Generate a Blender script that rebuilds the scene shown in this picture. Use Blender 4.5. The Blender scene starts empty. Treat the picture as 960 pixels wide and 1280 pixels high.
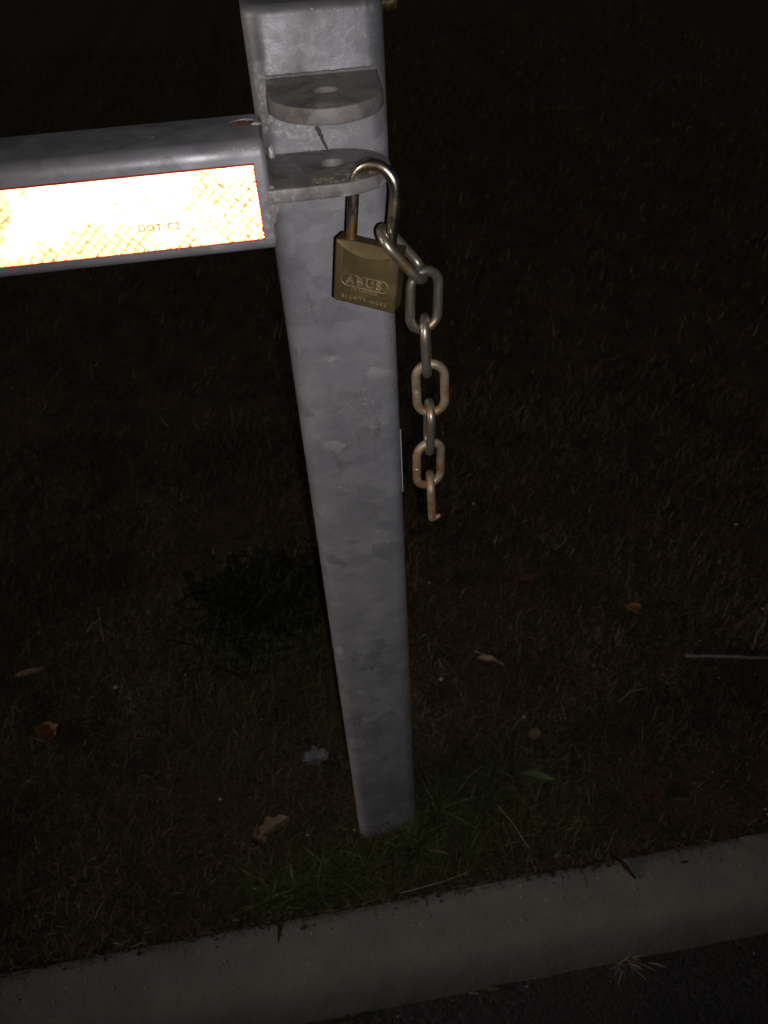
import bpy, bmesh, math, random
import numpy as np
from mathutils import Matrix, Vector, noise as mnoise

random.seed(7)
rng = np.random.default_rng(11)
scene = bpy.context.scene
COL = scene.collection

# ------------------------------------------------------------------ camera
CAM_POS = Vector((-0.0452, -0.6727, 1.2955))
YAW, PITCH, ROLL = -0.1148, 0.7309, -0.0633
fwd = Vector((-math.sin(YAW) * math.cos(PITCH), math.cos(YAW) * math.cos(PITCH), -math.sin(PITCH)))
right0 = Vector((math.cos(YAW), math.sin(YAW), 0))
up0 = right0.cross(fwd)
right = right0 * math.cos(ROLL) + up0 * math.sin(ROLL)
up = up0 * math.cos(ROLL) - right0 * math.sin(ROLL)
cam_rot = Matrix((right, up, -fwd)).transposed()
cd = bpy.data.cameras.new('camera')
cd.sensor_fit = 'VERTICAL'
cd.sensor_height = 36.0
cd.lens = 27.0
cd.clip_start = 0.01
cd.clip_end = 600
cd.dof.use_dof = True            # a phone's small aperture, focused on the padlock
cd.dof.focus_distance = 0.63
cd.dof.aperture_fstop = 10.0
cam = bpy.data.objects.new('camera', cd)
COL.objects.link(cam)
cam.matrix_world = Matrix.Translation(CAM_POS) @ cam_rot.to_4x4()
scene.camera = cam

# ------------------------------------------------------------------ night sky, distant street lighting, phone flash
SUN_FROM = Vector((-0.93, -0.15, 0.29)).normalized()
world = bpy.data.worlds.new('World')
scene.world = world
world.use_nodes = True
wn = world.node_tree
sky = wn.nodes.new('ShaderNodeTexSky')
sky.sky_type = 'NISHITA'
sky.sun_disc = False
sky.sun_elevation = math.asin(SUN_FROM.z)
sky.sun_rotation = math.atan2(SUN_FROM.x, SUN_FROM.y)
wn.links.new(sky.outputs[0], wn.nodes['Background'].inputs['Color'])
wn.nodes['Background'].inputs['Strength'].default_value = 0.003

sd = bpy.data.lights.new('sun', 'SUN')
sd.energy = 0.62
sd.angle = math.radians(14.0)
sd.color = (1.0, 0.87, 0.74)
sun = bpy.data.objects.new('sun', sd)
COL.objects.link(sun)
sun.rotation_euler = (-SUN_FROM).to_track_quat('-Z', 'Y').to_euler()
sun.location = (-4, -1, 4)

# the photograph is lit by the phone's own flash, a small lamp beside the lens
fd = bpy.data.lights.new('phone_flash', 'SPOT')
fd.energy = 12.4
fd.shadow_soft_size = 0.003
fd.spot_size = math.radians(92)
fd.spot_blend = 1.0
fd.color = (1.0, 0.955, 0.93)
flash = bpy.data.objects.new('phone_flash', fd)
COL.objects.link(flash)
flash.matrix_world = Matrix.Translation(CAM_POS + right * 0.016 - up * 0.009) @ cam_rot.to_4x4()

scene.view_settings.view_transform = 'Standard'
scene.view_settings.look = 'None'
scene.view_settings.exposure = 0.0
scene.view_settings.gamma = 1.0
scene.render.engine = 'CYCLES'
scene.cycles.use_denoising = True
scene.cycles.max_bounces = 10
scene.cycles.glossy_bounces = 6
scene.cycles.blur_glossy = 0.0
scene.cycles.sample_clamp_indirect = 30.0


# ------------------------------------------------------------------ helpers
def tag(o, label=None, cat=None, group=None, kind=None):
    if label: o['label'] = label
    if cat: o['category'] = cat
    if group: o['group'] = group
    if kind: o['kind'] = kind
    return o


def empty(name, loc, label, cat, group=None):
    o = bpy.data.objects.new(name, None)
    o.empty_display_size = 0.05
    COL.objects.link(o)
    o.location = loc
    return tag(o, label, cat, group)


def link(name, me, mat, parent=None):
    o = bpy.data.objects.new(name, me)
    COL.objects.link(o)
    if mat is not None and not me.materials:
        me.materials.append(mat)
    if parent is not None:
        o.parent = parent
        if parent.type == 'EMPTY':
            o.matrix_parent_inverse = Matrix.Translation(-Vector(parent.location))
    return o


def shade(me, deg=35):
    me.polygons.foreach_set('use_smooth', [True] * len(me.polygons))
    me.set_sharp_from_angle(angle=math.radians(deg))
    me.update()
    return me


def pymesh(name, verts, faces, smooth=None):
    me = bpy.data.meshes.new(name)
    me.from_pydata([tuple(v) for v in verts], [], faces)
    me.validate()
    if smooth: shade(me, smooth)
    me.update()
    return me


def bm_mesh(name, bm, smooth=None):
    bmesh.ops.recalc_face_normals(bm, faces=bm.faces[:])
    me = bpy.data.meshes.new(name)
    bm.to_mesh(me)
    bm.free()
    if smooth: shade(me, smooth)
    return me


def tube(name, pts, rad, seg=16, closed=False, caps=True, smooth=60):
    """a round bar swept along pts; rad is a number or one radius per point"""
    P = [Vector(p) for p in pts]
    n = len(P)
    R = [rad] * n if isinstance(rad, (int, float)) else rad
    T = []
    for i in range(n):
        a = P[(i - 1) % n] if (closed or i > 0) else P[i]
        b = P[(i + 1) % n] if (closed or i < n - 1) else P[i]
        T.append((b - a).normalized())
    ref = Vector((0, 0, 1)) if abs(T[0].z) < 0.9 else Vector((1, 0, 0))
    N = (ref - T[0] * ref.dot(T[0])).normalized()
    V = []; F = []
    for i in range(n):
        N = (N - T[i] * N.dot(T[i])).normalized()
        B = T[i].cross(N)
        for k in range(seg):
            a = 2 * math.pi * k / seg
            V.append(P[i] + (N * math.cos(a) + B * math.sin(a)) * R[i])
    m = n if closed else n - 1
    # closed planar loops come back to the same frame
    for i in range(m):
        j = (i + 1) % n
        for k in range(seg):
            l = (k + 1) % seg
            F.append((i * seg + k, i * seg + l, j * seg + l, j * seg + k))
    if not closed and caps:
        F.append(tuple(range(seg))[::-1])
        F.append(tuple((n - 1) * seg + k for k in range(seg)))
    return pymesh(name, V, F, smooth)


def round_rect(w, h, r, seg=6):
    pts = []
    for cx, cy, a0 in ((w / 2 - r, h / 2 - r, 0), (-w / 2 + r, h / 2 - r, 90), (-w / 2 + r, -h / 2 + r, 180), (w / 2 - r, -h / 2 + r, 270)):
        for i in range(seg + 1):
            a = math.radians(a0 + 90 * i / seg)
            pts.append((cx + r * math.cos(a), cy + r * math.sin(a)))
    return pts


def loft(name, rings, smooth=35):
    n = len(rings[0]); V = []; F = []
    for r in rings: V += [Vector(p) for p in r]
    for i in range(len(rings) - 1):
        for k in range(n):
            l = (k + 1) % n
            F.append((i * n + k, i * n + l, (i + 1) * n + l, (i + 1) * n + k))
    F.append(tuple(range(n))[::-1])
    F.append(tuple((len(rings) - 1) * n + k for k in range(n)))
    return pymesh(name, V, F, smooth)


def curve_mesh(name, splines, extrude, bevel, mat4=Matrix(), fill='BOTH', res=2):
    """flat plate (outer outline + holes) with a small rounded edge"""
    cu = bpy.data.curves.new(name, 'CURVE')
    cu.dimensions = '2D'
    cu.fill_mode = fill
    cu.extrude = extrude
    cu.bevel_depth = bevel
    cu.bevel_resolution = res
    for pts in splines:
        s = cu.splines.new('POLY')
        s.points.add(len(pts) - 1)
        for q, pt in zip(s.points, pts): q.co = (pt[0], pt[1], 0, 1)
        s.use_cyclic_u = True
    return curve_to_mesh(name, cu, mat4)


def curve_to_mesh(name, cu, mat4):
    t = bpy.data.objects.new('tmp', cu)
    COL.objects.link(t)
    dg = bpy.context.evaluated_depsgraph_get()
    me = bpy.data.meshes.new_from_object(t.evaluated_get(dg))
    bpy.data.objects.remove(t)
    bpy.data.curves.remove(cu)
    me.name = name
    me.materials.clear()
    me.transform(mat4)
    me.update()
    return me


def text_mesh(name, s, size, mat4, outline=0.0, depth=0.00005, space=1.0, shear=0.0, bold=0.0):
    cu = bpy.data.curves.new(name, 'FONT')
    cu.body = s
    cu.size = size
    cu.align_x = 'CENTER'
    cu.align_y = 'CENTER'
    cu.space_character = space
    cu.shear = shear
    cu.resolution_u = 3
    cu.offset = bold
    if outline:
        cu.fill_mode = 'NONE'
        cu.bevel_depth = outline
        cu.bevel_resolution = 1
    else:
        cu.extrude = depth
    return curve_to_mesh(name, cu, mat4)


def circle(cx, cy, r, n=32, ry=None):
    return [(cx + r * math.cos(2 * math.pi * i / n), cy + (ry or r) * math.sin(2 * math.pi * i / n)) for i in range(n)]


def fbm(x, y, s, o=4, z=0.0):
    return mnoise.fractal(Vector((x * s, y * s, z)), 1.0, 2.0, o)


# ------------------------------------------------------------------ materials
class NT:
    def __init__(self, name):
        self.m = bpy.data.materials.new(name)
        self.m.use_nodes = True
        self.t = self.m.node_tree
        self.p = self.t.nodes['Principled BSDF']
        self.out = self.t.nodes['Material Output']
        self.co = self.n('ShaderNodeTexCoord').outputs['Object']

    def n(self, typ, **kw):
        nd = self.t.nodes.new(typ)
        for k, v in kw.items(): setattr(nd, k, v)
        return nd

    def l(self, a, b): self.t.links.new(a, b)

    def mapping(self, scale=(1, 1, 1), rot=(0, 0, 0), src=None):
        mp = self.n('ShaderNodeMapping')
        mp.inputs['Scale'].default_value = scale
        mp.inputs['Rotation'].default_value = rot
        self.l(src or self.co, mp.inputs['Vector'])
        return mp.outputs[0]

    def noise(self, scale, detail=4, rough=0.55, dist=0.0, src=None):
        t = self.n('ShaderNodeTexNoise')
        t.inputs['Scale'].default_value = scale
        t.inputs['Detail'].default_value = detail
        t.inputs['Roughness'].default_value = rough
        t.inputs['Distortion'].default_value = dist
        self.l(src or self.co, t.inputs['Vector'])
        return t.outputs['Fac']

    def voronoi(self, scale, src=None, feature='F1', out='Color'):
        t = self.n('ShaderNodeTexVoronoi')
        t.feature = feature
        t.inputs['Scale'].default_value = scale
        self.l(src or self.co, t.inputs['Vector'])
        return t.outputs[out]

    def ramp(self, fac, stops):
        r = self.n('ShaderNodeValToRGB')
        while len(r.color_ramp.elements) < len(stops): r.color_ramp.elements.new(0.5)
        for e, (p, c) in zip(r.color_ramp.elements, stops):
            e.position = p
            e.color = (*c, 1) if len(c) == 3 else c
        self.l(fac, r.inputs[0])
        return r.outputs[0]

    def mr(self, fac, a, b, c=0.0, d=1.0):
        m = self.n('ShaderNodeMapRange')
        for i, v in zip(('From Min', 'From Max', 'To Min', 'To Max'), (a, b, c, d)): m.inputs[i].default_value = v
        self.l(fac, m.inputs['Value'])
        return m.outputs[0]

    def math(self, op, a, b=None):
        m = self.n('ShaderNodeMath', operation=op)
        for i, v in enumerate((a, b)):
            if v is None: continue
            if isinstance(v, (int, float)): m.inputs[i].default_value = v
            else: self.l(v, m.inputs[i])
        return m.outputs[0]

    def mix(self, fac, a, b, blend='MIX'):
        m = self.n('ShaderNodeMix', data_type='RGBA', blend_type=blend)
        for i, v in ((0, fac), (6, a), (7, b)):
            if isinstance(v, (int, float)): m.inputs[i].default_value = v
            elif isinstance(v, tuple): m.inputs[i].default_value = (*v, 1)
            else: self.l(v, m.inputs[i])
        return m.outputs[2]

    def bump(self, h, strength=0.3, dist=0.002):
        b = self.n('ShaderNodeBump')
        b.inputs['Strength'].default_value = strength
        b.inputs['Distance'].default_value = dist
        self.l(h, b.inputs['Height'])
        self.l(b.outputs[0], self.p.inputs['Normal'])

    def set(self, col=None, rough=None, metal=None, spec=None):
        for key, v in (('Base Color', col), ('Roughness', rough), ('Metallic', metal), ('Specular IOR Level', spec)):
            if v is None: continue
            if isinstance(v, tuple): self.p.inputs[key].default_value = (*v, 1)
            elif isinstance(v, (int, float)): self.p.inputs[key].default_value = v
            else: self.l(v, self.p.inputs[key])
        return self.m


def galvanised(name, dark, light, metal=0.45, rough=(0.38, 0.62), grime=0.0):
    k = NT(name)
    # zinc bloom: soft clouds, flaky angular patches, tiny bright crystals and a few dark runs
    wob = k.n('ShaderNodeTexNoise')
    wob.inputs['Scale'].default_value = 45
    wob.inputs['Detail'].default_value = 3
    k.l(k.co, wob.inputs['Vector'])
    vm = k.n('ShaderNodeVectorMath', operation='MULTIPLY_ADD')
    k.l(wob.outputs['Color'], vm.inputs[0])
    vm.inputs[1].default_value = (0.03, 0.03, 0.02)
    k.l(k.co, vm.inputs[2])
    st = k.mapping((1.0, 1.0, 1.5), src=vm.outputs[0])
    vo = k.n('ShaderNodeTexVoronoi'); vo.feature = 'SMOOTH_F1'; vo.inputs['Scale'].default_value = 48; vo.inputs['Smoothness'].default_value = 0.22
    k.l(st, vo.inputs['Vector']); cells = vo.outputs['Color']
    sep = k.n('ShaderNodeSeparateColor'); k.l(cells, sep.inputs[0])
    cloud = k.noise(9, 5, 0.6)
    f = k.math('ADD', k.math('MULTIPLY', k.mr(sep.outputs[0], 0.15, 0.95), 0.30), k.math('MULTIPLY', k.mr(cloud, 0.3, 0.7), 0.70))
    base = k.mix(f, dark, light)
    flake = k.math('MULTIPLY', k.mr(sep.outputs[1], 0.86, 0.92), k.mr(k.noise(13, 2), 0.5, 0.6))
    base = k.mix(k.math('MULTIPLY', flake, 0.45), base, (0.56, 0.56, 0.58))
    # dull dark runs and drips
    run = k.noise(30, 4, 0.6, 0.5, k.mapping((1.6, 1.6, 0.45)))
    dk = k.math('MULTIPLY', k.mr(sep.outputs[2], 0.74, 0.84), k.mr(k.noise(7, 3), 0.47, 0.6))
    base = k.mix(k.math('MULTIPLY', dk, 0.42), base, (0.15, 0.148, 0.155))
    base = k.mix(k.mr(run, 0.62, 0.76, 0, 0.55), base, (0.10, 0.095, 0.095))
    # white zinc salts
    salt = k.math('MULTIPLY', k.mr(k.noise(14, 3, 0.6), 0.56, 0.7), k.mr(k.noise(240, 3, 0.7), 0.5, 0.68))
    base = k.mix(k.math('MULTIPLY', salt, 0.7), base, (0.72, 0.72, 0.70))
    if grime:
        g = k.math('MULTIPLY', k.mr(k.noise(42, 5, 0.65, 0.8), 0.48, 0.66), grime)
        base = k.mix(g, base, (0.085, 0.065, 0.055))
        g = k.math('MULTIPLY', k.mr(k.noise(130, 4, 0.7, 0.4), 0.60, 0.72), grime)
        base = k.mix(g, base, (0.20, 0.12, 0.07))
    k.bump(k.math('ADD', k.math('MULTIPLY', k.noise(70, 4, 0.6), 0.8), k.math('MULTIPLY', k.noise(500, 2), 0.12)), 0.35, 0.0015)
    return k.set(base, k.mr(k.noise(35, 4), 0.3, 0.7, *rough), metal, 0.5)


M = {}
M['galv'] = galvanised('galvanised_steel', (0.225, 0.225, 0.248), (0.385, 0.382, 0.415))
M['galv_dull'] = galvanised('dull_galvanised_plate', (0.150, 0.138, 0.142), (0.265, 0.247, 0.254), 0.12, (0.55, 0.75), 0.75)


def speckmetal(name, c1, c2, c3, rough=(0.25, 0.5), scale=90, metal=1.0, bump=0.25):
    k = NT(name)
    a = k.noise(scale, 4, 0.6)
    b = k.noise(scale * 0.33, 3, 0.6, 0.6)
    col = k.mix(k.mr(a, 0.4, 0.65), c1, c2)
    col = k.mix(k.mr(b, 0.52, 0.66), col, c3)
    k.bump(k.noise(scale * 6, 3, 0.6), bump, 0.0004)
    rg = k.math('ADD', k.mr(a, 0.3, 0.7, rough[0], rough[1]), k.mr(b, 0.5, 0.7, 0, 0.2))
    return k.set(col, rg, metal)


M['brass'] = speckmetal('aged_brass', (0.115, 0.084, 0.036), (0.085, 0.060, 0.026), (0.145, 0.108, 0.044), (0.42, 0.62), 60, 0.6)
M['brass_mark'] = speckmetal('worn_engraved_brass', (0.40, 0.32, 0.20), (0.24, 0.18, 0.10), (0.115, 0.082, 0.036), (0.4, 0.6), 420, 0.5)
M['shackle'] = speckmetal('shackle_steel', (0.52, 0.47, 0.43), (0.42, 0.36, 0.28), (0.40, 0.26, 0.09), (0.2, 0.36), 80)
M['chain'] = speckmetal('zinc_chain_steel', (0.36, 0.335, 0.29), (0.25, 0.22, 0.165), (0.25, 0.135, 0.055), (0.24, 0.48), 90, 0.85)
M['chain_rust'] = speckmetal('rusty_chain_steel', (0.27, 0.20, 0.125), (0.33, 0.28, 0.20), (0.25, 0.12, 0.045), (0.42, 0.65), 90, 0.6)
M['rust'] = speckmetal('rust', (0.16, 0.05, 0.025), (0.10, 0.035, 0.02), (0.22, 0.09, 0.04), (0.8, 0.95), 160, 0.0)
M['zinc_drip'] = speckmetal('zinc_drip', (0.58, 0.57, 0.56), (0.47, 0.46, 0.45), (0.38, 0.35, 0.31), (0.35, 0.55), 160, 0.3)

# prismatic red tape: tiny mirror cube-corners, tinted, sealed along a diamond net
k = NT('prismatic_red_tape')
sp = k.n('ShaderNodeSeparateXYZ'); k.l(k.co, sp.inputs[0])
X, Z = sp.outputs[0], sp.outputs[2]
S = 0.0052
jit = k.mr(k.noise(120, 2), 0.3, 0.7, -0.18, 0.18)
u = k.math('ADD', k.math('ADD', k.math('MULTIPLY', X, 0.72 / S), k.math('MULTIPLY', Z, 0.69 / S)), jit)
v = k.math('ADD', k.math('SUBTRACT', k.math('MULTIPLY', X, 0.66 / S), k.math('MULTIPLY', Z, 0.75 / S)), jit)
du = k.math('ABSOLUTE', k.math('SUBTRACT', k.math('FRACT', k.math('ADD', u, 300.0)), 0.5))
dv = k.math('ABSOLUTE', k.math('SUBTRACT', k.math('FRACT', k.math('ADD', v, 300.0)), 0.5))
near = k.math('MINIMUM', du, dv)
patch = k.mr(k.math('ADD', k.noise(30, 3, 0.6), k.mr(Z, 1.08, 1.13, 0.09, -0.05)), 0.44, 0.58, 0.0, 1.0)        # glare bloom painted in: net hidden and tint whiter outside these patches
lw = k.mr(k.noise(300, 2), 0.35, 0.65, 0.0, 0.095)
line = k.math('MULTIPLY', k.math('LESS_THAN', near, lw), patch)
gl = k.n('ShaderNodeBsdfAnisotropic')
gl.inputs['Roughness'].default_value = 0.11
tint = k.mix(patch, (0.98, 0.72, 0.55), (0.945, 0.60, 0.43))
k.l(tint, gl.inputs['Color'])
df = k.n('ShaderNodeBsdfDiffuse')
df.inputs['Color'].default_value = (0.42, 0.10, 0.05, 1)
ms = k.n('ShaderNodeMixShader')
k.l(k.math('MULTIPLY', line, 0.8), ms.inputs[0]); k.l(gl.outputs[0], ms.inputs[1]); k.l(df.outputs[0], ms.inputs[2])
k.l(ms.outputs[0], k.out.inputs['Surface'])
M['tape'] = k.m
k = NT('red_tape_edge'); M['tape_edge'] = k.set((0.50, 0.03, 0.025), 0.4)
k = NT('tape_print'); M['tape_print'] = k.set((0.30, 0.03, 0.02), 0.6)

# ground materials
k = NT('lawn_soil')
a = k.noise(18, 6, 0.65); b = k.noise(160, 4, 0.7)
col = k.mix(k.mr(a, 0.35, 0.65), (0.030, 0.020, 0.012), (0.060, 0.042, 0.025))
col = k.mix(k.mr(b, 0.45, 0.7), col, (0.085, 0.060, 0.036))
k.bump(k.math('ADD', b, k.noise(60, 4)), 0.9, 0.012)
M['soil'] = k.set(col, 0.95, 0, 0.15)

k = NT('kerb_concrete')
a = k.noise(7, 6, 0.65); b = k.noise(260, 3, 0.7); c = k.noise(38, 5, 0.7)
col = k.mix(k.mr(a, 0.3, 0.7), (0.128, 0.120, 0.108), (0.190, 0.180, 0.162))
col = k.mix(k.mr(c, 0.56, 0.75, 0, 0.6), col, (0.12, 0.105, 0.085))
col = k.mix(k.mr(b, 0.58, 0.7, 0, 0.5), col, (0.26, 0.24, 0.21))
vd = k.voronoi(130, None, 'F1', 'Distance')
col = k.mix(k.math('MULTIPLY', k.mr(vd, 0.10, 0.18, 1, 0), k.mr(k.noise(20, 2), 0.5, 0.6)), col, (0.05, 0.045, 0.04))
k.bump(k.math('ADD', k.math('MULTIPLY', b, 0.6), c), 0.5, 0.003)
M['concrete'] = k.set(col, 0.93, 0, 0.2)

k = NT('asphalt')
vc = k.voronoi(210); vdist = k.voronoi(210, None, 'F1', 'Distance')
sp = k.n('ShaderNodeSeparateColor'); k.l(vc, sp.inputs[0])
col = k.mix(k.mr(sp.outputs[0], 0.2, 1.0), (0.018, 0.0175, 0.018), (0.050, 0.048, 0.048))
col = k.mix(k.mr(k.noise(6, 5), 0.35, 0.65), col, (0.028, 0.027, 0.027))
k.bump(k.math('SUBTRACT', k.noise(90, 3), k.math('MULTIPLY', vdist, 0.5)), 0.45, 0.003)
M['asphalt'] = k.set(col, 0.85, 0, 0.3)


def leafmat(name, c1, c2, spots=(0.05, 0.03, 0.02), scale=60):
    k = NT(name)
    col = k.mix(k.mr(k.noise(scale, 4), 0.35, 0.65), c1, c2)
    col = k.mix(k.mr(k.noise(scale * 4, 3), 0.6, 0.72, 0, 0.7), col, spots)
    k.bump(k.noise(scale * 5, 3), 0.3, 0.001)
    return k.set(col, 0.7, 0, 0.3)


def grassmat(name, stops):
    k = NT(name)
    at = k.n('ShaderNodeAttribute'); at.attribute_name = 'tint'
    col = k.ramp(at.outputs['Fac'], stops)
    return k.set(col, 0.85, 0, 0.08)


M['grass_dry'] = grassmat('dry_grass', [(0.0, (0.034, 0.023, 0.014)), (0.35, (0.066, 0.047, 0.028)), (0.7, (0.105, 0.080, 0.050)), (0.93, (0.135, 0.108, 0.068)), (1.0, (0.26, 0.22, 0.15))])
M['grass_green'] = grassmat('green_grass', [(0.0, (0.021, 0.025, 0.010)), (0.5, (0.043, 0.052, 0.021)), (0.9, (0.072, 0.084, 0.034)), (1.0, (0.16, 0.14, 0.08))])
M['weed_dark'] = grassmat('dark_weed', [(0.0, (0.006, 0.007, 0.004)), (0.6, (0.012, 0.014, 0.006)), (1.0, (0.030, 0.034, 0.015))])
M['straw'] = leafmat('straw', (0.22, 0.18, 0.12), (0.15, 0.12, 0.08))
M['stick'] = leafmat('bleached_stick', (0.22, 0.205, 0.20), (0.14, 0.13, 0.125), (0.07, 0.06, 0.055))
M['leaf_orange'] = leafmat('orange_leaf', (0.24, 0.115, 0.04), (0.16, 0.07, 0.028))
M['leaf_brown'] = leafmat('brown_leaf', (0.115, 0.056, 0.032), (0.075, 0.036, 0.022))
M['leaf_tan'] = leafmat('tan_leaf', (0.24, 0.17, 0.105), (0.15, 0.10, 0.06))
M['leaf_red'] = leafmat('red_brown_leaf', (0.095, 0.036, 0.024), (0.06, 0.024, 0.017))
M['leaf_green'] = leafmat('green_leaf', (0.055, 0.085, 0.030), (0.080, 0.115, 0.045))
M['paper'] = leafmat('grey_paper', (0.20, 0.205, 0.205), (0.11, 0.11, 0.115), (0.12, 0.11, 0.10))
M['crust'] = leafmat('tan_crust', (0.27, 0.22, 0.15), (0.17, 0.13, 0.085), (0.07, 0.05, 0.035), 300)
M['grime'] = leafmat('dark_grime', (0.10, 0.085, 0.075), (0.065, 0.055, 0.05), (0.04, 0.035, 0.03), 300)
M['grit'] = leafmat('pale_grit', (0.42, 0.40, 0.36), (0.28, 0.25, 0.20))


# ------------------------------------------------------------------ setting
def lawn_z(x, y):
    d = math.exp(-((x) ** 2 + (y) ** 2) * 6)
    return -0.012 + 0.016 * fbm(x, y, 2.2, 3) * (1 - 0.6 * d) + 0.006 * fbm(x, y, 11, 3, 3.1) - (0.006 if y < -0.15 else 0)


def steps(a, b, fine0, fine1, step, growth=1.35):
    v = list(np.arange(fine0, fine1 + 1e-6, step))
    s = step
    while v[-1] < b: s *= growth; v.append(min(b, v[-1] + s))
    s = step
    while v[0] > a: s *= growth; v.insert(0, max(a, v[0] - s))
    return v


def sheet(name, xs, ys, zf, mat):
    V = [(x, y, zf(x, y)) for y in ys for x in xs]
    n = len(xs)
    F = [(j * n + i, j * n + i + 1, (j + 1) * n + i + 1, (j + 1) * n + i) for j in range(len(ys) - 1) for i in range(n - 1)]
    return link(name, pymesh(name, V, F, 60), mat)


lawn = sheet('lawn', steps(-120, 120, -1.6, 2.2, 0.03), steps(-0.1655, 220, -0.1655, 3.0, 0.03), lawn_z, M['soil'])
tag(lawn, 'dark brown lawn soil under thin dry grass behind the kerb', 'lawn', kind='structure')
road = sheet('road', steps(-120, 120, -1.2, 1.6, 0.04), steps(-60, -0.272, -0.7, -0.272, 0.03),
             lambda x, y: -0.10 + 0.004 * fbm(x, y, 5, 3, 9.0), M['asphalt'])
tag(road, 'dark asphalt road surface below the kerb', 'road', kind='structure')

prof = [(-0.166, -0.22), (-0.166, -0.030), (-0.1665, -0.006), (-0.170, -0.001), (-0.188, 0.0), (-0.207, 0.0), (-0.226, -0.001), (-0.243, -0.0045),
        (-0.257, -0.012), (-0.267, -0.023), (-0.275, -0.040), (-0.282, -0.066), (-0.288, -0.098), (-0.290, -0.22)]
xs = steps(-120, 120, -1.2, 1.6, 0.015)
V = []; F = []
n = len(prof)
for x in xs:
    for i, (y, z) in enumerate(prof):
        w = 0.0022 * fbm(x, y + z, 14, 4, 1.7) + 0.003 * fbm(x, 0.0, 2.0, 2, 5.0)
        if i == 0 or i == n - 1: w = 0
        chip = max(0.0, fbm(x, i * 0.03, 22, 3, 8.0) - 0.45) * 0.012 if 2 <= i <= 3 else 0
        V.append((x, y + w * 0.6 - chip, z + w * 0.7 - chip * 0.7))
for j in range(len(xs) - 1):
    for i in range(n - 1):
        F.append((j * n + i, (j + 1) * n + i, (j + 1) * n + i + 1, j * n + i + 1))
kerb = link('kerb', pymesh('kerb', V, F, 60), M['concrete'])
tag(kerb, 'long grey concrete kerb with rounded front edge between lawn and road', 'kerb', kind='structure')

# ------------------------------------------------------------------ gate post
post = empty('gate_post', (0, 0, 0), 'upright square galvanised steel post standing at the kerb', 'post')
PW, PR, PH = 0.100, 0.015, 1.208
rr = round_rect(PW, PW, PR, 7)
rings = []
for z in [-0.15, 0.0] + [0.1 * i for i in range(1, 12)] + [PH - 0.008]:
    rings.append([(x, y, z) for x, y in rr])
for a in (20, 40, 60, 78, 90):
    e = 0.007 * (1 - math.cos(math.radians(a)))
    zz = PH - 0.008 + 0.007 * math.sin(math.radians(a))
    rings.append([(x * (1 - e / 0.05), y * (1 - e / 0.05), zz) for x, y in rr])
link('shaft', loft('shaft', rings, 40), M['galv'], post)


def arc(cx, cy, r, a0, a1, n=16):
    return [(cx + r * math.cos(math.radians(a0 + (a1 - a0) * i / n)), cy + r * math.sin(math.radians(a0 + (a1 - a0) * i / n))) for i in range(n + 1)]


# lug welded to the face of the post
TZ0, TZ1 = 1.1530, 1.1632
out = [(0.0405, -0.0490), (0.0378, -0.086)] + [(-0.0008 + 0.0378 * math.cos(t), -0.098 - 0.0437 * math.sin(t)) for t in np.linspace(0.05, math.pi - 0.05, 30)] + [(-0.0382, -0.088), (-0.0382, -0.0490)]
lug = curve_mesh('lug', [out, circle(-0.001, -0.097, 0.0098, 28)[::-1]], (TZ1 - TZ0) / 2 - 0.0012, 0.0012, Matrix.Translation((0, 0, (TZ0 + TZ1) / 2)))
shade(lug, 40)
lug_o = link('lug', lug, M['galv_dull'], post)
# weld bead along the root of the lug
wp = [(-0.039 + 0.0795 * i / 40, -0.0512 - 0.0006 * random.random(), TZ1 + 0.0004 + 0.0006 * random.random()) for i in range(41)]
link('weld_bead', tube('weld_bead', wp, [0.0013 + 0.0004 * random.random() for _ in wp], 8), M['galv_dull'], lug_o)
wp = [(-0.039 + 0.0795 * i / 40, -0.0512, TZ0 - 0.0006) for i in range(41)]
link('weld_bead', tube('weld_bead', wp, [0.0024 + 0.0005 * random.random() for _ in wp], 8), M['galv_dull'], lug_o)

# brass bolt end sticking out of the side of the post near its top
bp = [(0.049, 0.0085), (0.0515, 0.0085), (0.0516, 0.0052), (0.0545, 0.0052), (0.0546, 0.0064), (0.0575, 0.0064), (0.0576, 0.0050), (0.0600, 0.0050), (0.0601, 0.0062), (0.0625, 0.0058), (0.063, 0.003)]
bolt = tube('brass_bolt', [(x, -0.018, 1.1985) for x, r in bp], [r for x, r in bp], 18, smooth=30)
tag(link('brass_bolt', bolt, M['brass'], post), 'brass bolt end on the side of the post')
# a thin pale line on the far right edge
sc = tube('pale_line', [(0.0497, -0.0415, 0.835 - 0.0025 * i) for i in range(34)], [0.0006] * 34, 6)
link('pale_line', sc, M['zinc_drip'], post)

# a dark run of grime below the lug
def blob(name, loc, size, mat, parent, seed, segs=12):
    bm = bmesh.new()
    bmesh.ops.create_icosphere(bm, subdivisions=3, radius=1.0)
    for v in bm.verts:
        q = 1 + 0.35 * mnoise.noise(v.co * 1.6 + Vector((seed, 0, 0)))
        v.co = Vector((v.co.x * size[0] * q, v.co.y * size[1] * q, v.co.z * size[2] * q)) + Vector(loc)
    return link(name, bm_mesh(name, bm, 80), mat, parent)


for i in range(9):
    blob('grime_streak', (-0.0055 + 0.0007 * i + 0.0006 * random.random(), -0.0500, 1.1270 - 0.0019 * i), (0.0018 - 0.00014 * i, 0.0004, 0.0020), M['grime'], post, i + 200)
# zinc specks left by dipping
for i in range(44):
    x = random.gauss(0.004, 0.014); z = 1.176 + random.random() * 0.027
    blob('zinc_lump', (x, -0.0499, z), (0.0003 + 0.0007 * random.random(), 0.0003, 0.0003 + 0.0005 * random.random()), M['zinc_drip'], post, i)

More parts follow.
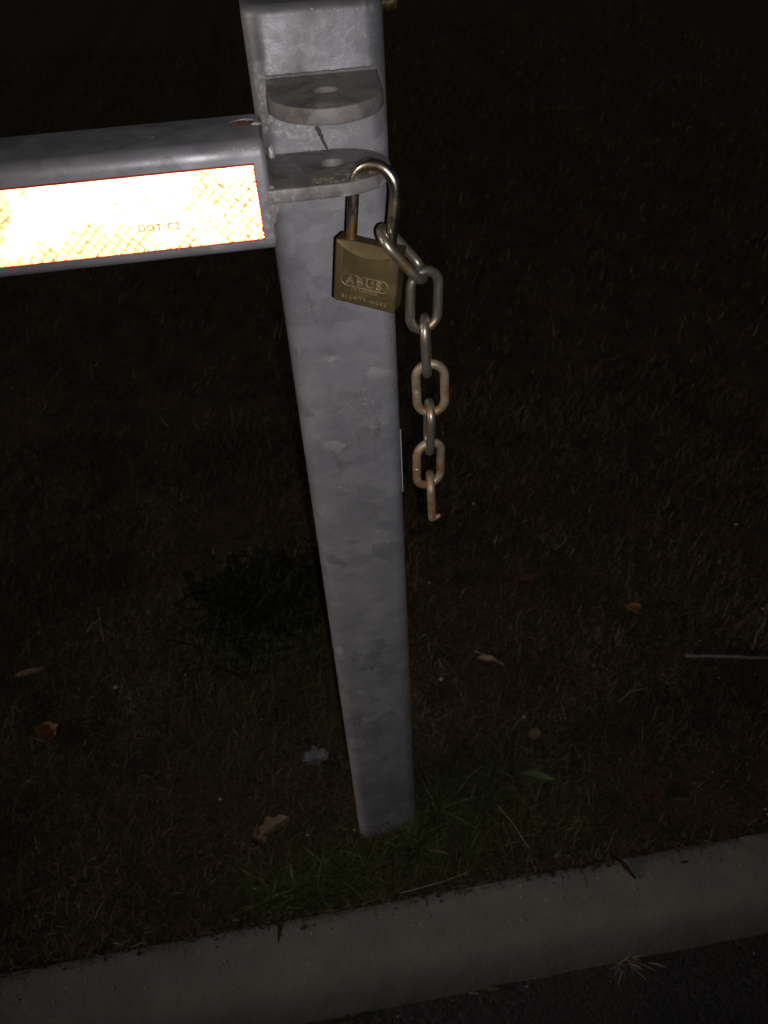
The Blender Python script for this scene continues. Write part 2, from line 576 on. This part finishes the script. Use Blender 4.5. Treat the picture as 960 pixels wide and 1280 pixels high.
# ------------------------------------------------------------------ swinging barrier arm
arm = empty('barrier_arm', (-1.5, -0.0905, 1.1065), 'horizontal square galvanised barrier arm with glowing red reflective tape', 'barrier')
AX1, AYC, AZC, AS = -0.0462, -0.0905, 1.1065, 0.075
rr = round_rect(AS, AS, 0.010, 7)
rings = []
for x in [-3.0, -2.0, -1.0, -0.5, -0.3, -0.15, AX1 - 0.004]:
    rings.append([(x, AYC + p, AZC + q) for p, q in rr])
for a in (25, 50, 72, 90):
    e = 0.0035 * (1 - math.cos(math.radians(a)))
    xx = AX1 - 0.004 + 0.004 * math.sin(math.radians(a))
    s = 1 - e / (AS / 2)
    rings.append([(xx, AYC + p * s, AZC + q * s) for p, q in rr])
tube_o = link('arm_tube', loft('arm_tube', rings, 40), M['galv'], arm)
# drain hole near the end, cut as a pocket
cut = curve_mesh('cut', [[(-0.0585 + 0.0085 * math.cos(t) * (1.25 if math.cos(t) < 0 else 1), -0.081 + 0.0088 * math.sin(t)) for t in np.linspace(0, 2 * math.pi, 33)[:-1]]], 0.004, 0, Matrix.Translation((0, 0, 1.1435)))
cob = link('cutter', cut, None)
md = tube_o.modifiers.new('b', 'BOOLEAN'); md.object = cob; md.operation = 'DIFFERENCE'; md.solver = 'EXACT'
dg = bpy.context.evaluated_depsgraph_get()
me2 = bpy.data.meshes.new_from_object(tube_o.evaluated_get(dg))
tube_o.modifiers.clear()
tube_o.data = me2
shade(me2, 40)
bpy.data.objects.remove(cob)
rl = blob('rust_patch', (-0.0590, -0.081, 1.1424), (0.0100, 0.0090, 0.0016), M['rust'], tube_o, 5)
tag(rl, 'rusty drain hole near the arm end')
blob('zinc_lump', (-0.0500, -0.0875, 1.1440), (0.0032, 0.0024, 0.0012), M['zinc_drip'], tube_o, 8)
for i in range(16):
    x = -0.085 + 0.034 * random.random(); blob('zinc_lump', (x, -0.1268, 1.1378 + 0.003 * random.random()), (0.0005 + 0.0008 * random.random(), 0.0006, 0.0005), M['zinc_drip'], tube_o, i + 40)

# tongue plate that takes the padlock
GZ0, GZ1 = 1.1030, 1.1122
cx, cy, r = 0.0030, -0.0905, 0.0383
out = [(-0.0475, cy - r)] + arc(cx, cy, r, -90, 90, 30) + [(-0.0475, cy + r)]
LOCK_HOLE = (0.0128, -0.1165)
tg = curve_mesh('tongue', [out, circle(0.0008, -0.0840, 0.0100, 28)[::-1], circle(LOCK_HOLE[0], LOCK_HOLE[1], 0.0068, 24)[::-1]],
                (GZ1 - GZ0) / 2 - 0.0012, 0.0012, Matrix.Translation((0, 0, (GZ0 + GZ1) / 2)))
shade(tg, 40)
tongue = link('tongue', tg, M['galv_dull'], arm)
# fillet weld below the tongue, against the arm's end
pr = [(AX1 - 0.003, GZ0 + 0.001)] + [(AX1 - 0.003, GZ0 - 0.016)] + [(AX1 + 0.0125 - 0.0118 * math.cos(math.radians(t)), GZ0 - 0.0125 + 0.0118 * math.sin(math.radians(t))) for t in np.linspace(0, 90, 9)] + [(AX1 + 0.0125, GZ0 + 0.001)]
rings = [[(px, y, pz) for px, pz in pr] for y in np.linspace(cy - r + 0.0008, cy + r - 0.002, 12)]
link('weld_fillet', loft('weld_fillet', rings, 40), M['galv_dull'], tongue)
blob('weld_lump', (-0.0422, -0.0560, 1.1150), (0.0030, 0.0042, 0.0055), M['zinc_drip'], tongue, 3)
wp = [(AX1 + 0.0006, cy - r + 0.003 + (2 * r - 0.006) * i / 30, GZ1 + 0.0002) for i in range(31)]
link('weld_bead', tube('weld_bead', wp, [0.0017 + 0.0008 * random.random() for _ in wp], 8), M['galv_dull'], tongue)
# crust around the holes
for i in range(22):
    a = random.random() * 6.28; rad = 0.0095 + 0.006 * random.random()
    px, py = LOCK_HOLE[0] + rad * math.cos(a) * 1.3, LOCK_HOLE[1] + rad * math.sin(a) * 0.9
    if (px - cx) ** 2 + (py - cy) ** 2 > 0.0365 ** 2 and px > cx: continue
    blob('crust', (px, py, GZ1), (0.0010 + 0.0014 * random.random(), 0.0008 + 0.0010 * random.random(), 0.0005), M['crust'], tongue, i + 70)
for i in range(9):
    blob('crust', (-0.0150 + 0.012 * random.random(), -0.115 - 0.008 * random.random(), GZ1), (0.0015 + 0.0015 * random.random(), 0.0010, 0.0004), M['crust'], tongue, i + 110)

# reflective tape: rows of tiny cube corners
TX0, TX1, TZb, TZt, TY = -0.52, -0.0548, 1.0796, 1.1300, -0.1292
a = 0.0016
hgt = a * math.sqrt(3) / 2
dep = a / math.sqrt(6)
V = []; F = []; idx = {}


def corner(i, j):
    if (i, j) not in idx:
        idx[(i, j)] = len(V)
        V.append((TX0 + (i + 0.5 * (j % 2)) * a, TY, TZb + j * hgt))
    return idx[(i, j)]


ni = int((TX1 - TX0) / a)
nj = int((TZt - TZb) / hgt)
for j in range(nj):
    for i in range(ni):
        if j % 2 == 0:
            tris = [((i, j), (i + 1, j), (i, j + 1)), ((i + 1, j), (i + 1, j + 1), (i, j + 1))]
        else:
            tris = [((i, j), (i + 1, j), (i + 1, j + 1)), ((i, j), (i + 1, j + 1), (i, j + 1))]
        for t in tris:
            c = [corner(*q) for q in t]
            m = len(V)
            V.append((sum(V[q][0] for q in c) / 3, TY + dep, sum(V[q][2] for q in c) / 3))
            F += [(c[0], c[1], m), (c[1], c[2], m), (c[2], c[0], m)]
tape = link('reflective_tape', pymesh('reflective_tape', V, F), M['tape'], arm)
tag(tape, 'red prismatic reflective tape glowing white hot in the flash')
ex = round_rect(TX1 - TX0 + 0.0002, TZt - TZb + 0.0010, 0.0008, 2)
bk = loft('tape_edge', [[((TX0 + TX1) / 2 + p, y, (TZb + TZt) / 2 + q) for p, q in ex] for y in (-0.1276, -0.12845)], 30)
link('tape_edge', bk, M['tape_edge'], tape)
for s in (0, 1):
    zc = TZb - 0.0003 if s == 0 else TZt + 0.0003
    link('tape_edge', tube('tape_edge', [(TX0, -0.1288, zc), (TX1, -0.1288, zc)], 0.0005, 6), M['tape_edge'], tape)
link('tape_edge', tube('tape_edge', [(TX1 - 0.0004, -0.1286, TZb), (TX1 - 0.0004, -0.1286, TZt)], 0.0004, 6), M['tape_edge'], tape)
FRONT = Matrix(((1, 0, 0, 0), (0, 0, -1, 0), (0, 1, 0, 0), (0, 0, 0, 1)))     # text in the xz plane, facing -y
tx = text_mesh('lettering', 'DOT-C2', 0.0070, Matrix.Translation((-0.1255, -0.1296, 1.0955)) @ Matrix.Rotation(math.radians(1), 4, 'Y') @ FRONT, space=1.15, bold=0.00008)
link('lettering', tx, M['tape_print'], tape)

# ------------------------------------------------------------------ padlock
LC = Vector((0.0210, -0.1253, 1.0673))
ca = (-0.4998, -0.0318, 0.1209)
LR = Matrix.Rotation(ca[0], 4, 'Z') @ Matrix.Rotation(ca[1], 4, 'X') @ Matrix.Rotation(ca[2], 4, 'Y')
LM = Matrix.Translation(LC) @ LR
LW, LT, LH = 0.050, 0.0165, 0.0480
lock = empty('padlock', LC + LR.to_3x3() @ Vector((0, 0, -LH)), 'brass padlock with engraved lettering hanging from the arm tongue', 'padlock')
rings = []
for i in range(41):
    x = -LW / 2 + LW * i / 40
    t = x / (LW / 2)
    c = 0.0085 * max(0.0, 1 - t * t) + 0.0006
    # barrel ends: slight rounding of the upright edges
    ed = max(0.0, abs(t) - 0.94) / 0.06
    hT = LT / 2 - 0.0011 * ed * ed
    bz = -LH + 0.0006 * ed
    inn = 0.0030 * max(0.0, 1 - t * t) + 0.0004
    half = [(-hT + 0.0007, bz), (-hT, bz + 0.0009), (-hT, -c - 0.0003), (-hT + inn * 0.08, -c), (-hT + inn, -0.0005), (-hT + inn + 0.0005, 0.0)]
    prf = half + [(-y, z) for y, z in half[::-1]]
    rings.append([LM @ Vector((x, y, z)) for y, z in prf])
body = link('body', loft('body', rings, 28), M['brass'], lock)
# shackle
pts = []
hs, hw = 0.0385, 0.0155
for z in np.linspace(-0.003, hs, 14): pts.append((-hw, 0, z))
for t in np.linspace(180, 0, 25)[1:-1]: pts.append((hw * math.cos(math.radians(t)), 0, hs + hw * math.sin(math.radians(t))))
for z in np.linspace(hs, -0.003, 14): pts.append((hw, 0, z))
link('shackle', tube('shackle', [LM @ Vector(q) for q in pts], 0.0041, 20), M['shackle'], lock)
# collars where the shackle enters
for s in (-1, 1):
    link('collar', tube('collar', [LM @ Vector((s * hw, 0, z)) for z in (-0.001, 0.0007)], [0.0053, 0.0050], 20), M['brass'], body)
# engraving on the front face
FACE = LM @ Matrix.Translation((0, -LT / 2 - 0.00005, 0)) @ FRONT
loz = round_rect(0.0375, 0.0088, 0.0043, 8)
lz = tube('lettering', [FACE @ Vector((x, y - 0.0290, 0)) for x, y in loz], 0.00028, 6, closed=True)
link('lettering', lz, M['brass_mark'], body)
for ch, xo in (('A', -0.0116), ('B', -0.0038), ('U', 0.0038), ('S', 0.0113)):
    tm = text_mesh('lettering', ch, 0.0088, FACE @ Matrix.Translation((xo, -0.0290, 0)) @ Matrix.Scale(1.08, 4, (1, 0, 0)), outline=0.00022)
    link('lettering', tm, M['brass_mark'], body)
tm = text_mesh('lettering', 'PATENTED', 0.0036, FACE @ Matrix.Translation((0, -0.0356, 0)), space=1.25)
link('lettering', tm, M['brass_mark'], body)
tm = text_mesh('lettering', 'BLUNTY-NGEE', 0.0041, FACE @ Matrix.Translation((0, -0.0428, 0)), space=1.45)
link('lettering', tm, M['brass_mark'], body)

# ------------------------------------------------------------------ chain
D = 0.0076
LL, LWD = 0.0552, 0.0312          # outer length, outer width


def link_path(c, axis, wdir, n=14, cut=None):
    axis = Vector(axis).normalized()
    w = Vector(wdir); w = (w - axis * w.dot(axis)).normalized()
    hw = (LWD - D) / 2
    hl = (LL - D) / 2 - hw
    q = []
    for t in np.linspace(0, 180, n): q.append((hw * math.cos(math.radians(t)), hl + hw * math.sin(math.radians(t))))
    for t in np.linspace(0, 1, 6)[1:-1]: q.append((-hw, hl - 2 * hl * t))
    for t in np.linspace(180, 360, n): q.append((hw * math.cos(math.radians(t)), -hl + hw * math.sin(math.radians(t))))
    for t in np.linspace(0, 1, 6)[1:-1]: q.append((hw, -hl + 2 * hl * t))
    return [Vector(c) + w * a_ + axis * b_ for a_, b_ in q]


chain = empty('chain', (0.0600, -0.135, 0.7950), 'short rusty steel chain dangling from the padlock shackle', 'chain')
leg = LM @ Vector((hw, 0, 0.0085))
CY = -0.1350
a1 = Vector((0.63, -0.02, -0.78)).normalized()
up1 = leg + Vector((-0.0074, 0.001, 0.003))
c1 = up1 + a1 * (LL - D) / 2
low1 = up1 + a1 * (LL - D)
specs = [(c1, a1 * -1, (0.12, 1.0, 0.20), 'chain')]
z2 = low1.z + 0.0048 - (LL - D) / 2
x2 = low1.x - 0.0006
pitch = LL - 2 * D
for i, (dx, tilt, wd, mt) in enumerate((
        (0.0008, 0.03, (1, 0.25, 0), 'chain'),
        (0.0020, -0.04, (0.22, 1, 0), 'chain'),
        (0.0052, -0.02, (1, -0.10, 0), 'chain_rust'),
        (0.0040, 0.03, (0.10, 1, 0), 'chain'),
        (0.0030, 0.02, (1, 0.22, 0), 'chain_rust'),
        (0.0050, -0.03, (0.15, 1, 0), 'chain_rust'))):
    specs.append(((x2 + dx, CY + (0.001 if i % 2 else 0), z2 - pitch * i), (tilt, 0, 1), wd, mt))
for i, (c, ax, wd, mt) in enumerate(specs):
    pth = link_path(c, ax, wd)
    if i < 6:
        o = link('link', tube('link', pth, D / 2, 14, closed=True), M[mt], chain)
        # upset seam where the link was welded
        if i in (0, 4): continue
        ii = 29 + i % 3 if i in (1, 2) else 15
        s0 = pth[ii]; s1 = pth[ii + 1]
        link('weld_seam', tube('weld_seam', [s0.lerp(s1, 0.40), s0.lerp(s1, 0.5), s0.lerp(s1, 0.60)], [D / 2 - 0.0001, D / 2 + 0.0003, D / 2 - 0.0001], 14, caps=False), M['chain'], o)
    else:
        q = pth[0:28]
        o = link('link', tube('link', q, D / 2, 14), M[mt], chain)
        tag(o, 'lowest chain link, cut open')
        e = q[20]
        link('burr', tube('burr', [e, e + Vector((0.003, -0.001, 0.0006)), e + Vector((0.0062, -0.002, 0.0030)), e + Vector((0.0068, -0.002, 0.0045))], [D / 2, D / 2 * 0.8, 0.0022, 0.0012], 10), M['chain_rust'], o)


# ------------------------------------------------------------------ grass
def blades(name, pos, h, w, az, lean, curl, tint, mat, levels=3):
    n = len(pos)
    L = levels
    V = np.zeros((n, 2 * L + 1, 3), np.float32)
    dx, dy = np.cos(az), np.sin(az)
    px, py = -dy, dx
    for k_ in range(L + 1):
        t = k_ / L
        ang = lean + curl * t
        # integrate the arc roughly
        hor = h * t * np.sin(lean + curl * t * 0.5)
        ver = h * t * np.cos(lean + curl * t * 0.5)
        c = np.stack([pos[:, 0] + dx * hor, pos[:, 1] + dy * hor, pos[:, 2] + np.maximum(ver, -0.01)], 1)
        if k_ == L:
            V[:, 2 * L] = c
        else:
            ww = w * (1 - 0.55 * t ** 1.5) / 2
            o = np.stack([px * ww, py * ww, 0 * ww], 1)
            V[:, 2 * k_] = c - o
            V[:, 2 * k_ + 1] = c + o
    base = (np.arange(n) * (2 * L + 1))[:, None]
    tri = []
    for k_ in range(L - 1):
        tri += [[2 * k_, 2 * k_ + 1, 2 * k_ + 3], [2 * k_, 2 * k_ + 3, 2 * k_ + 2]]
    tri.append([2 * L - 2, 2 * L - 1, 2 * L])
    T = (base[:, :, None] + np.array(tri)[None]).reshape(-1, 3)
    me = bpy.data.meshes.new(name)
    me.vertices.add(n * (2 * L + 1)); me.vertices.foreach_set('co', V.ravel())
    me.loops.add(len(T) * 3); me.loops.foreach_set('vertex_index', T.ravel().astype(np.int32))
    me.polygons.add(len(T))
    me.polygons.foreach_set('loop_start', np.arange(0, len(T) * 3, 3, dtype=np.int32))
    at = me.attributes.new('tint', 'FLOAT', 'POINT')
    at.data.foreach_set('value', np.repeat(tint, 2 * L + 1).astype(np.float32))
    me.update(calc_edges=True)
    me.validate()
    return link(name, me, mat)


def scatter(n, x0, x1, y0, y1, dens=None):
    P = []
    while len(P) < n:
        x = rng.uniform(x0, x1); y = rng.uniform(y0, y1)
        if dens is not None and rng.random() > dens(x, y): continue
        P.append((x, y, lawn_z(x, y) - 0.002))
    return np.array(P)


def in_post(P):
    return (np.abs(P[:, 0]) < 0.052) & (np.abs(P[:, 1]) < 0.052)


def bare(x, y): return min(1.0, max(0.12, 0.75 + 1.1 * fbm(x, y, 3.2, 4, 2.0)))


def field(name, n, box, hmul, mat, dens, levels, label, wmul=1.0):
    P = scatter(n, *box, dens)
    P = P[~in_post(P)]
    n = len(P)
    h = rng.gamma(6, 0.0038, n) * hmul
    w = rng.uniform(0.0009, 0.0021, n) * wmul
    lean = np.abs(rng.normal(0.75, 0.38, n))
    curl = rng.normal(0.5, 0.5, n)
    az = rng.uniform(0, 2 * math.pi, n)
    clump = np.array([fbm(x, y, 5.0, 3, 4.0) for x, y, z in P])
    tint = np.clip(0.42 + 0.45 * clump + rng.normal(0, 0.20, n), 0, 0.94)
    tint[rng.random(n) < 0.006] = 1.0
    o = blades(name, P, h, w, az, lean, curl, tint, mat, levels)
    return tag(o, label, 'grass', kind='stuff')


field('dry_grass', 72000, (-1.0, 1.25, -0.162, 1.3), 1.0, M['grass_dry'], bare, 3, 'short dry brown grass covering the lawn around the post')
field('distant_grass', 50000, (-2.6, 3.4, 1.2, 7.0), 1.6, M['grass_dry'], None, 2, 'dim dry grass further across the lawn', 1.8)


def greenness(x, y):
    g = max(0.0, fbm(x, y, 2.4, 3, 7.0)) * 0.22
    g += 0.9 * math.exp(-((x + 0.10) ** 2 / 0.02 + (y + 0.12) ** 2 / 0.004))
    g += 0.8 * math.exp(-((x - 0.16) ** 2 / 0.02 + (y + 0.06) ** 2 / 0.01))
    g += 0.6 * math.exp(-((x + 0.2) ** 2 / 0.03 + (y - 0.40) ** 2 / 0.02))
    return min(1.0, g)


P = scatter(9000, -0.9, 1.1, -0.163, 1.2, greenness)
P = P[~in_post(P)]
n = len(P)
o = blades('green_grass', P, rng.gamma(7, 0.0048, n), rng.uniform(0.0013, 0.0028, n), rng.uniform(0, 6.28, n), np.abs(rng.normal(0.6, 0.35, n)), rng.normal(0.8, 0.5, n),
           np.clip(rng.normal(0.45, 0.22, n), 0, 0.95), M['grass_green'], 3)
tag(o, 'sparse green grass blades mixed into the dry lawn', 'grass', kind='stuff')


def tuft(name, c, n, spread, hm, mat, label, group=None, lean=0.5, curl=0.9, wm=1.0, cat='grass tuft', azm=None, zb=None):
    P = np.zeros((n, 3))
    ang = rng.uniform(0, 6.28, n); rr_ = np.abs(rng.normal(0, 1, n))
    P[:, 0] = c[0] + np.cos(ang) * rr_ * spread[0]
    P[:, 1] = c[1] + np.sin(ang) * rr_ * spread[1]
    for i in range(n): P[i, 2] = (lawn_z(P[i, 0], P[i, 1]) - 0.003) if zb is None else zb
    if zb is None: P[:, 1] = np.maximum(P[:, 1], -0.160)
    P = P[~in_post(P)] if zb is None else P
    n = len(P)
    az = rng.uniform(0, 6.28, n) if azm is None else rng.normal(azm[0], azm[1], n)
    o = blades(name, P - np.array([c[0], c[1], 0]), rng.gamma(8, hm / 8, n), rng.uniform(0.0014, 0.0032, n) * wm, az,
               np.abs(rng.normal(lean, 0.28, n)), rng.normal(curl, 0.4, n), np.clip(rng.normal(0.5, 0.25, n), 0, 1), mat, 4)
    o.location = (c[0], c[1], 0)
    return tag(o, label, cat, group)


tuft('grass_tuft', (0.040, -0.085), 200, (0.036, 0.016), 0.055, M['grass_green'], 'green grass tuft pressed against the front foot of the post')
tuft('grass_tuft', (0.092, -0.030), 170, (0.026, 0.024), 0.062, M['grass_green'], 'long-bladed grass tuft at the post foot below the hanging chain')
tuft('grass_tuft', (-0.175, -0.128), 420, (0.045, 0.016), 0.046, M['grass_green'], 'broad green grass clump spilling over the kerb edge', lean=0.7, wm=1.25)
tuft('grass_tuft', (-0.085, -0.110), 240, (0.045, 0.022), 0.044, M['grass_green'], 'green grass clump between the post foot and the kerb', lean=0.6)
tuft('grass_tuft', (0.200, 0.010), 120, (0.040, 0.035), 0.045, M['grass_green'], 'thin green tuft around the broad weed leaf')
tuft('weed_clump', (-0.205, 0.520), 2600, (0.075, 0.075), 0.048, M['weed_dark'], 'dark spreading weed clump on the lawn behind the post', lean=0.9, wm=3.2, cat='weed')
tuft('leafy_weed', (-0.190, -0.150), 260, (0.050, 0.008), 0.034, M['grass_green'], 'low leafy weed hanging over the kerb edge from the lawn', lean=1.05, curl=0.7, wm=3.4, azm=(-1.57, 0.7), cat='weed')
tuft('dry_grass_tuft', (0.346, -0.289), 46, (0.012, 0.004), 0.030, M['straw'], 'straw coloured grass tuft growing from the crack below the kerb', lean=0.8, azm=(-1.5, 1.3), zb=-0.101, cat='grass tuft')
tuft('dry_grass_tuft', (0.117, -0.291), 26, (0.015, 0.003), 0.022, M['grass_dry'], 'small flattened dry tuft at the foot of the kerb face', lean=1.1, azm=(-1.0, 1.0), zb=-0.101, cat='grass tuft')
tuft('dry_grass_tuft', (-0.110, -0.292), 40, (0.022, 0.003), 0.026, M['grass_dry'], 'dark dry tuft in the gutter below the leafy kerb weed', lean=0.7, azm=(-1.6, 1.0), zb=-0.101, cat='grass tuft')


# ------------------------------------------------------------------ litter on the lawn
def leaf(name, loc, length, width, az, mat, label, tilt=0.15, curl=0.5, group=None, cat='leaf', lobes=0.0, dz=0.016, roll=0.2):
    nu, nv = 14, 6
    V = []; F = []
    for s in (0, 1):
        for i in range(nu + 1):
            t = i / nu
            half = width / 2 * (math.sin(math.pi * t ** 0.8) ** 0.75 if 0 < t < 1 else 0.03)
            half *= 1 + lobes * math.sin(t * 17)
            for j in range(nv + 1):
                q = j / nv * 2 - 1
                x = (t - 0.5) * length
                y = q * half
                z = curl * (q * q) * half + 0.25 * curl * length * (t - 0.5) ** 2 + 0.06 * length * mnoise.noise(Vector((t * 4, q * 1.5, loc[0] * 50)))
                z -= 0.10 * width * max(0, 1 - abs(q) * 6)
                V.append(Vector((x, y, z - 0.0005 * s)))
    m = (nu + 1) * (nv + 1)
    for s in (0, 1):
        for i in range(nu):
            for j in range(nv):
                a_ = s * m + i * (nv + 1) + j
                f = (a_, a_ + 1, a_ + nv + 2, a_ + nv + 1)
                F.append(f if s == 0 else f[::-1])
    mt = Matrix.Rotation(az, 4, 'Z') @ Matrix.Rotation(tilt, 4, 'Y') @ Matrix.Rotation(roll, 4, 'X')
    o = link(name, pymesh(name, [mt @ v for v in V], F, 60), mat)
    o.location = (loc[0], loc[1], (lawn_z(loc[0], loc[1]) + dz) if len(loc) < 3 else loc[2])
    return tag(o, label, cat, group)


leaf('fallen_leaf', (-0.626, 0.253), 0.062, 0.040, 2.0, M['leaf_orange'], 'curled orange fallen leaf lying alone on the dry grass', curl=0.7, lobes=0.12)
leaf('fallen_leaf', (-0.194, -0.016), 0.060, 0.030, 0.55, M['leaf_tan'], 'pale tan folded leaf near the green clump by the kerb', curl=1.2, lobes=0.15, dz=0.02, roll=-0.5)
leaf('fallen_leaf', (-0.225, -0.030), 0.034, 0.022, 2.4, M['leaf_red'], 'small dark red leaf beside the pale tan leaf', curl=0.6)
leaf('fallen_leaf', (0.517, 0.337), 0.050, 0.036, 0.6, M['leaf_brown'], 'brown leaf lying flat next to a rusty orange one', curl=0.4, lobes=0.1)
leaf('fallen_leaf', (0.603, 0.348), 0.045, 0.034, 1.9, M['leaf_orange'], 'rusty orange leaf tilted up beside a brown one', curl=0.6, tilt=0.4)
leaf('fallen_leaf', (0.393, 0.456), 0.052, 0.036, 0.2, M['leaf_red'], 'dull red leaf lying in open dry grass', curl=0.5)
leaf('fallen_leaf', (0.208, 0.499), 0.060, 0.040, 1.1, M['leaf_brown'], 'wide brown leaf half buried behind the post', curl=0.5)
leaf('fallen_leaf', (0.255, 0.262), 0.040, 0.020, 2.6, M['leaf_tan'], 'narrow tan leaf crossed by a straw', curl=0.5)
leaf('fallen_leaf', (0.300, 0.080), 0.030, 0.022, 0.9, M['leaf_tan'], 'small tan leaf beyond the broad weed leaf', curl=0.6)
leaf('fallen_leaf', (0.165, 0.690), 0.060, 0.044, 0.9, M['leaf_brown'], 'dull brown leaf shape added for a lens ghost far behind the hanging chain', curl=0.5)  # added leaf shape, stands in for a soft lens ghost
leaf('fallen_leaf', (-0.690, 0.420), 0.060, 0.012, 0.3, M['leaf_tan'], 'long thin tan leaf in the dry grass', curl=0.4)
leaf('fallen_leaf', (0.470, -0.070), 0.050, 0.030, 0.3, M['leaf_red'], 'dark red leaf sunk in the lawn above the kerb', curl=0.6, lobes=0.12, dz=0.006)
leaf('paper_scrap', (-0.112, 0.113), 0.050, 0.034, 0.2, M['paper'], 'crumpled grey paper scrap on the lawn beside the post', curl=0.8, lobes=0.25, cat='paper scrap', dz=0.006)
leaf('weed_leaf', (0.278, -0.010), 0.060, 0.018, -0.35, M['leaf_green'], 'single broad green weed leaf lying near the post', curl=0.7, cat='leaf', dz=0.022)
leaf('fallen_leaf', (0.372, -0.186, 0.0015), 0.046, 0.009, -1.1, M['leaf_red'], 'rolled red brown leaf hanging over the kerb edge', curl=2.2, lobes=0.15)
leaf('fallen_leaf', (0.415, -0.168, 0.005), 0.036, 0.010, 0.2, M['leaf_red'], 'thin red brown leaf sliver along the kerb edge', curl=1.0)


def straw(name, pts, r, mat, label, cat='straw'):
    c = Vector(pts[0])
    P = [Vector(q) for q in pts]
    fine = []
    for i in range(len(P) - 1):
        for t in np.linspace(0, 1, 6)[:-1]: fine.append(P[i].lerp(P[i + 1], t))
    fine.append(P[-1])
    fine = [q + Vector((mnoise.noise(q * 40), mnoise.noise(q * 40 + Vector((9, 0, 0))), 0)) * r * 1.2 - c for q in fine]
    o = link(name, tube(name, fine, [r * (0.8 + 0.3 * mnoise.noise(q * 90 + c)) for q in fine], 7), mat)
    o.location = c
    return tag(o, label, cat)


st = straw('stick', [(0.655, 0.197, 0.004), (0.75, 0.173, 0.008), (0.87, 0.140, 0.008), (1.02, 0.102, 0.006)], 0.0040, M['stick'], 'long straight bleached stick lying across the lawn', 'stick')
straw('straw', [(0.192, -0.050, 0.018), (0.208, -0.090, 0.024), (0.224, -0.128, 0.012)], 0.0009, M['straw'], 'single long straw between the weed leaf and the kerb')
straw('straw', [(0.480, 0.115, 0.012), (0.505, 0.128, 0.018), (0.540, 0.130, 0.018)], 0.0013, M['straw'], 'bent pale straw between the bleached stick and the weed leaf')
straw('straw', [(0.235, 0.285, 0.014), (0.258, 0.262, 0.020), (0.285, 0.240, 0.014)], 0.0016, M['straw'], 'thick straw lying over the narrow tan leaf')
straw('weed_stalk', [(0.795, 0.190, 0.0), (0.800, 0.200, 0.035), (0.812, 0.205, 0.075)], 0.0014, M['straw'], 'dry upright weed stalk standing behind the bleached stick', 'weed')
straw('straw', [(-0.58, 0.500, 0.010), (-0.565, 0.505, 0.025), (-0.545, 0.515, 0.030)], 0.0012, M['straw'], 'short kinked straw on the lawn beyond the orange leaf')
straw('straw', [(-0.54, 0.470, 0.008), (-0.545, 0.500, 0.030), (-0.552, 0.540, 0.040)], 0.0011, M['straw'], 'upright straw beside a short kinked one')
straw('straw', [(0.115, -0.150, 0.010), (0.070, -0.158, 0.012), (0.000, -0.163, 0.010)], 0.0013, M['straw'], 'straw lying along the kerb edge in front of the post')
straw('straw', [(0.130, -0.020, 0.030), (0.150, -0.005, 0.045), (0.180, 0.015, 0.040)], 0.0009, M['straw'], 'fine arching straw in the tuft beside the post')

# pale seeds and grit scattered on lawn, kerb and road
bm = bmesh.new()
for i in range(198):
    if i < 130:
        x = rng.uniform(-0.8, 1.0); y = rng.uniform(-0.16, 0.8); z = lawn_z(x, y) + rng.uniform(0.004, 0.016); s = 0.0007 + rng.gamma(1.2, 0.0005)
    elif i < 180:
        x = rng.uniform(-0.6, 0.7); y = rng.uniform(-0.235, -0.18); z = 0.0005; s = rng.uniform(0.0006, 0.0018)
    else:
        x = rng.uniform(-0.3, 0.8); y = -0.288 - abs(rng.normal(0, 0.05)); z = -0.0975; s = rng.uniform(0.0006, 0.0016)
    r_ = bmesh.ops.create_icosphere(bm, subdivisions=1, radius=s)
    for v in r_['verts']: v.co = Vector((v.co.x * rng.uniform(0.7, 1.4), v.co.y * rng.uniform(0.7, 1.3), v.co.z * 0.7)) + Vector((x, y, z))
cr = bmesh.new()
for i in range(1500):
    x = rng.uniform(-0.75, 0.85)
    reach = max(0.0, 0.5 + fbm(x, 0.0, 9.0, 3, 6.0)) * 0.012
    y = -0.161 - rng.gamma(1.3, 0.5 * reach + 0.0012); z = 0.0006 if y < -0.167 else -0.002; s_ = rng.gamma(2.2, 0.0005) + 0.0005
    if y < -0.25: continue
    r_ = bmesh.ops.create_icosphere(cr, subdivisions=1, radius=s_)
    k1, k2, k3 = rng.uniform(0.6, 1.7), rng.uniform(0.6, 1.4), rng.uniform(0.4, 0.9)
    for v in r_['verts']: v.co = Vector((v.co.x * k1, v.co.y * k2, v.co.z * k3)) * rng.uniform(0.75, 1.2) + Vector((x, y, z))
tag(link('soil_crumbs', bm_mesh('soil_crumbs', cr), M['soil']), 'dark soil crumbs spilled along the back edge of the kerb', 'soil', kind='stuff')
# loose dead blades lying across the kerb edge
P = np.stack([rng.uniform(-0.75, 0.85, 420), -0.163 - rng.gamma(1.0, 0.004, 420), np.full(420, 0.0015)], 1)
o = blades('loose_blades', P, rng.gamma(5, 0.004, 420), rng.uniform(0.0009, 0.002, 420), rng.uniform(0, 6.28, 420), np.abs(rng.normal(1.45, 0.1, 420)), rng.normal(0.05, 0.1, 420),
           np.clip(rng.normal(0.5, 0.25, 420), 0, 0.95), M['grass_dry'], 3)
tag(o, 'loose dead grass blades scattered along the kerb edge', 'grass', kind='stuff')
grit = link('grit', bm_mesh('grit', bm), M['grit'])
tag(grit, 'tiny pale seeds and grit strewn over lawn, kerb and gutter', 'grit', kind='stuff')
